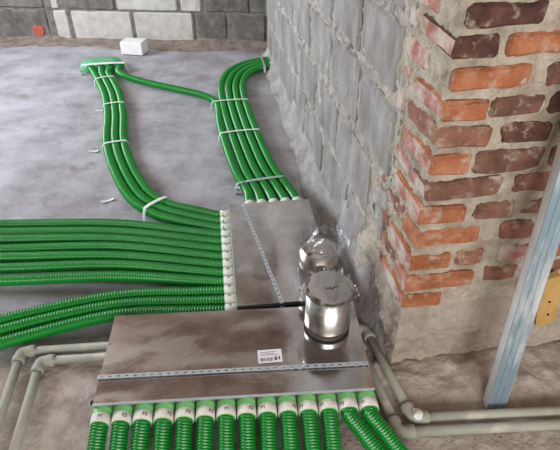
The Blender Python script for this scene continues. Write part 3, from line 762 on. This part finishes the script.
# green wrap closing the four ends
v = []; f = []; n, m = 28, 8
for j in range(m+1):
    t = j/m; ph = t*math.pi/2
    for k in range(n):
        a = 2*math.pi*k/n; ca, sa = math.cos(a), math.sin(a)
        rx = 0.165*(abs(math.cos(ph))**0.5); ry = 0.085*(abs(math.cos(ph))**0.5)
        v.append(Vector((rx*math.copysign(abs(ca)**0.7, ca), ry*math.copysign(abs(sa)**0.7, sa), 0.066*math.sin(ph) + 0.004*fbm(ca*3, sa*3, t*3)*math.sin(2*ph) - 0.012*(1-t)**4)))
for j in range(m):
    for k in range(n): f.append((j*n+k, j*n+(k+1) % n, (j+1)*n+(k+1) % n, (j+1)*n+k))
f.append(tuple(range(n-1, -1, -1)))
gw = mesh_obj('tape_wrap', v, f, 'tape_green', smooth=True); gw.location = (-1.36, 3.91, 0); gw.rotation_euler = (0, 0, R(12))
tag(gw, 'rounded green wrap covering the ends of the left bundle', 'tape')
# loose strap offcuts on the floor
def offcut(x, y, rz, L, label):
    mb = MB()
    prof = [(-L/2, 0.006), (-L/6, 0.002), (L/6, 0.0), (L/2, 0.004)]
    v = []; f = []
    for px, pz in prof: v += [(px, -0.008, pz), (px, 0.008, pz), (px, -0.008, pz+0.003), (px, 0.008, pz+0.003)]
    for i in range(3):
        k = i*4; f += [(k, k+4, k+5, k+1), (k+2, k+3, k+7, k+6), (k, k+2, k+6, k+4), (k+1, k+5, k+7, k+3)]
    f += [(0, 1, 3, 2), (12, 14, 15, 13)]
    o = mesh_obj('strap_offcut', v, f, 'tie'); o.location = (x, y, floor_h(x, y)+0.002); o.rotation_euler = (0, 0, rz)
    tag(o, label, 'offcut', 'strap offcuts on the floor')
offcut(-1.045, 2.585, 0.05, 0.05, 'short white strap end left of the middle strap')
offcut(-1.165, 3.13, 0.02, 0.045, 'small white strap end beside the upper left bundle')
offcut(-0.835, 2.088, 0.55, 0.06, 'loose white strap offcut lying left of the bundle bend')
offcut(-0.215, 2.20, 0.3, 0.035, 'tiny white strap offcut at the wall bundle foot')

# ------------------------------------------------------------------ grey water pipes, running under the front box
def pipe_thing(pts, r, label, sockets):
    """straight lengths joined by elbow fittings"""
    base = Vector((pts[0][0], pts[0][1], 0)); t = empty('water_pipe', base)
    P_ = [Vector(p) - base for p in pts]
    for i in range(len(P_)-1):
        v, f = sweep([P_[i].lerp(P_[i+1], k/2) for k in range(3)], r, 16); mesh_obj('pipe_length', v, f, 'pipe', t, smooth=False).data.polygons.foreach_set('use_smooth', [True]*32 + [False]*2)
    for i in range(1, len(P_)-1):
        a = (P_[i-1]-P_[i]).normalized(); b = (P_[i+1]-P_[i]).normalized(); q = r*1.5
        pts_ = [P_[i]+a*q*2.1, P_[i]+a*q*0.9, P_[i]+(a+b)*q*0.22, P_[i]+b*q*0.9, P_[i]+b*q*2.1]
        path = catmull(pts_, 0.006)
        v, f = sweep(path, lambda k, n=len(path): r*1.42 if (k < 4 or k > n-5) else r*1.25, 16)
        mesh_obj('elbow', v, f, 'pipe', t, smooth=True)
    tag(t, label, 'pipe', 'grey pipes around the front box'); return t
PR = 0.0145
wp = pipe_thing([(-0.80, 0.55, 0.012), (-0.815, 0.75, 0.014), (-0.868, 1.148, 0.018), (0.298, 1.248, 0.018), (0.395, 0.898, 0.018), (1.25, 0.945, 0.018)][1:], PR,
           'grey plastic pipe nearer the walls, outer run around the front box', True)
pipe_thing([(-0.745, 0.75, 0.014), (-0.790, 1.108, 0.018), (0.262, 1.198, 0.018), (0.345, 0.852, 0.018), (1.25, 0.900, 0.018)], PR,
           'grey plastic pipe nearer the camera, inner run around the front box', True)

bm = bmesh.new(); bmesh.ops.create_icosphere(bm, subdivisions=3, radius=0.017)
for q in bm.verts: q.co += q.co.normalized()*0.006*fbm(q.co.x*90, q.co.y*90, q.co.z*90)
me = bpy.data.meshes.new('thread_tape'); bm.to_mesh(me); bm.free(); me.materials.append(M['tie'])
o = bpy.data.objects.new('thread_tape', me); COL.objects.link(o); o.parent = wp; o.location = Vector((0.408, 0.902, 0.030)) - wp.location
o['label'] = 'crumpled white tape on the elbow'
# ------------------------------------------------------------------ leaning stud, wooden offcut, white block
sb = Vector((0.662, 0.945, -0.004)); stp = Vector((0.690, 1.100, 1.12))
ax = (stp-sb).normalized()
wdir = Vector((1.0, 0.02, 0)); wdir = (wdir - ax*wdir.dot(ax)).normalized(); dd = ax.cross(wdir)
if dd.y < 0: dd = -dd
stud = empty('steel_stud', sb)
Lg = (stp-sb).length
TS = lambda q: wdir*q.x + dd*q.y + ax*q.z
ww, fl, th = 0.058, 0.034, 0.002
mb = MB(); mb.box((-ww/2, 0, 0), (ww/2, th, Lg), T=TS); 
mb.box((-0.010, -0.0015, 0), (-0.006, 0, Lg), T=TS); mb.box((0.006, -0.0015, 0), (0.010, 0, Lg), T=TS); mb.build('web', 'stud', stud)
mb = MB(); mb.box((-ww/2, 0, 0), (-ww/2+th, fl, Lg), T=TS); mb.box((-ww/2, fl-th, 0), (-ww/2+0.008, fl, Lg), T=TS); mb.build('flange', 'stud_white', stud)
mb = MB(); mb.box((ww/2-th, 0, 0), (ww/2, fl, Lg), T=TS); mb.box((ww/2-0.008, fl-th, 0), (ww/2, fl, Lg), T=TS); mb.build('flange', 'stud_white', stud)
tag(stud, 'plaster-smeared blue grey steel stud leaning against the brick pier', 'stud')

wd = empty('wooden_batten', W(-0.030, 0.455, 0.25)); bvl = MB()
th0 = R(14)
def TWd(q): return WN*(q.x*math.cos(th0) + q.z*math.sin(th0)*-1) - WD*q.y + Vector((0, 0, q.x*math.sin(th0) + q.z*math.cos(th0)))
bw, bh, bt = 0.033, 0.105, 0.011
prof = [(-bw, -bh+0.004), (-bw+0.004, -bh), (bw-0.004, -bh), (bw, -bh+0.004), (bw, bh-0.004), (bw-0.004, bh), (-bw+0.004, bh), (-bw, bh-0.004)]
v = [TWd(Vector((x, y, z))) for y in (-bt, bt) for x, z in prof]; n_ = len(prof)
mesh_obj('board', v, [tuple(range(n_)), tuple(range(2*n_-1, n_-1, -1))] + [(i, (i+1) % n_, n_+(i+1) % n_, n_+i) for i in range(n_)], 'wood', wd)
for zz in (-0.06, 0.0):
    mb = MB(); mb.lathe([(0.0045, bt-0.001), (0.0045, bt+0.0015), (0.003, bt+0.002)], c=(0.0, 0, 0), n=10, axis='y', T=lambda q, zz=zz: TWd(q + Vector((0.004, 0, zz))))
    mb.build('screw', 'dark', wd)
tag(wd, 'short yellow wooden batten fixed to the pier behind the stud', 'wood')

v = MB(); bm = bmesh.new(); bmesh.ops.create_cube(bm, size=1)
for q in bm.verts: q.co = Vector((q.co.x*0.185, q.co.y*0.13, q.co.z*0.10))
bmesh.ops.bevel(bm, geom=list(bm.edges), offset=0.005, segments=1, affect='EDGES')
long = [e for e in bm.edges if e.calc_length() > 0.1]; bmesh.ops.subdivide_edges(bm, edges=long, cuts=3)
for q in bm.verts: q.co += noise.noise_vector(q.co*20)*0.002
me = bpy.data.meshes.new('aerated_block'); bm.to_mesh(me); bm.free(); me.materials.append(M['white_block'])
o = bpy.data.objects.new('aerated_block', me); COL.objects.link(o); o.location = (-1.185, 4.26, 0.045); o.rotation_euler = (0, 0, R(-10))
tag(o, 'small clean white aerated block lying by the back wall', 'block')
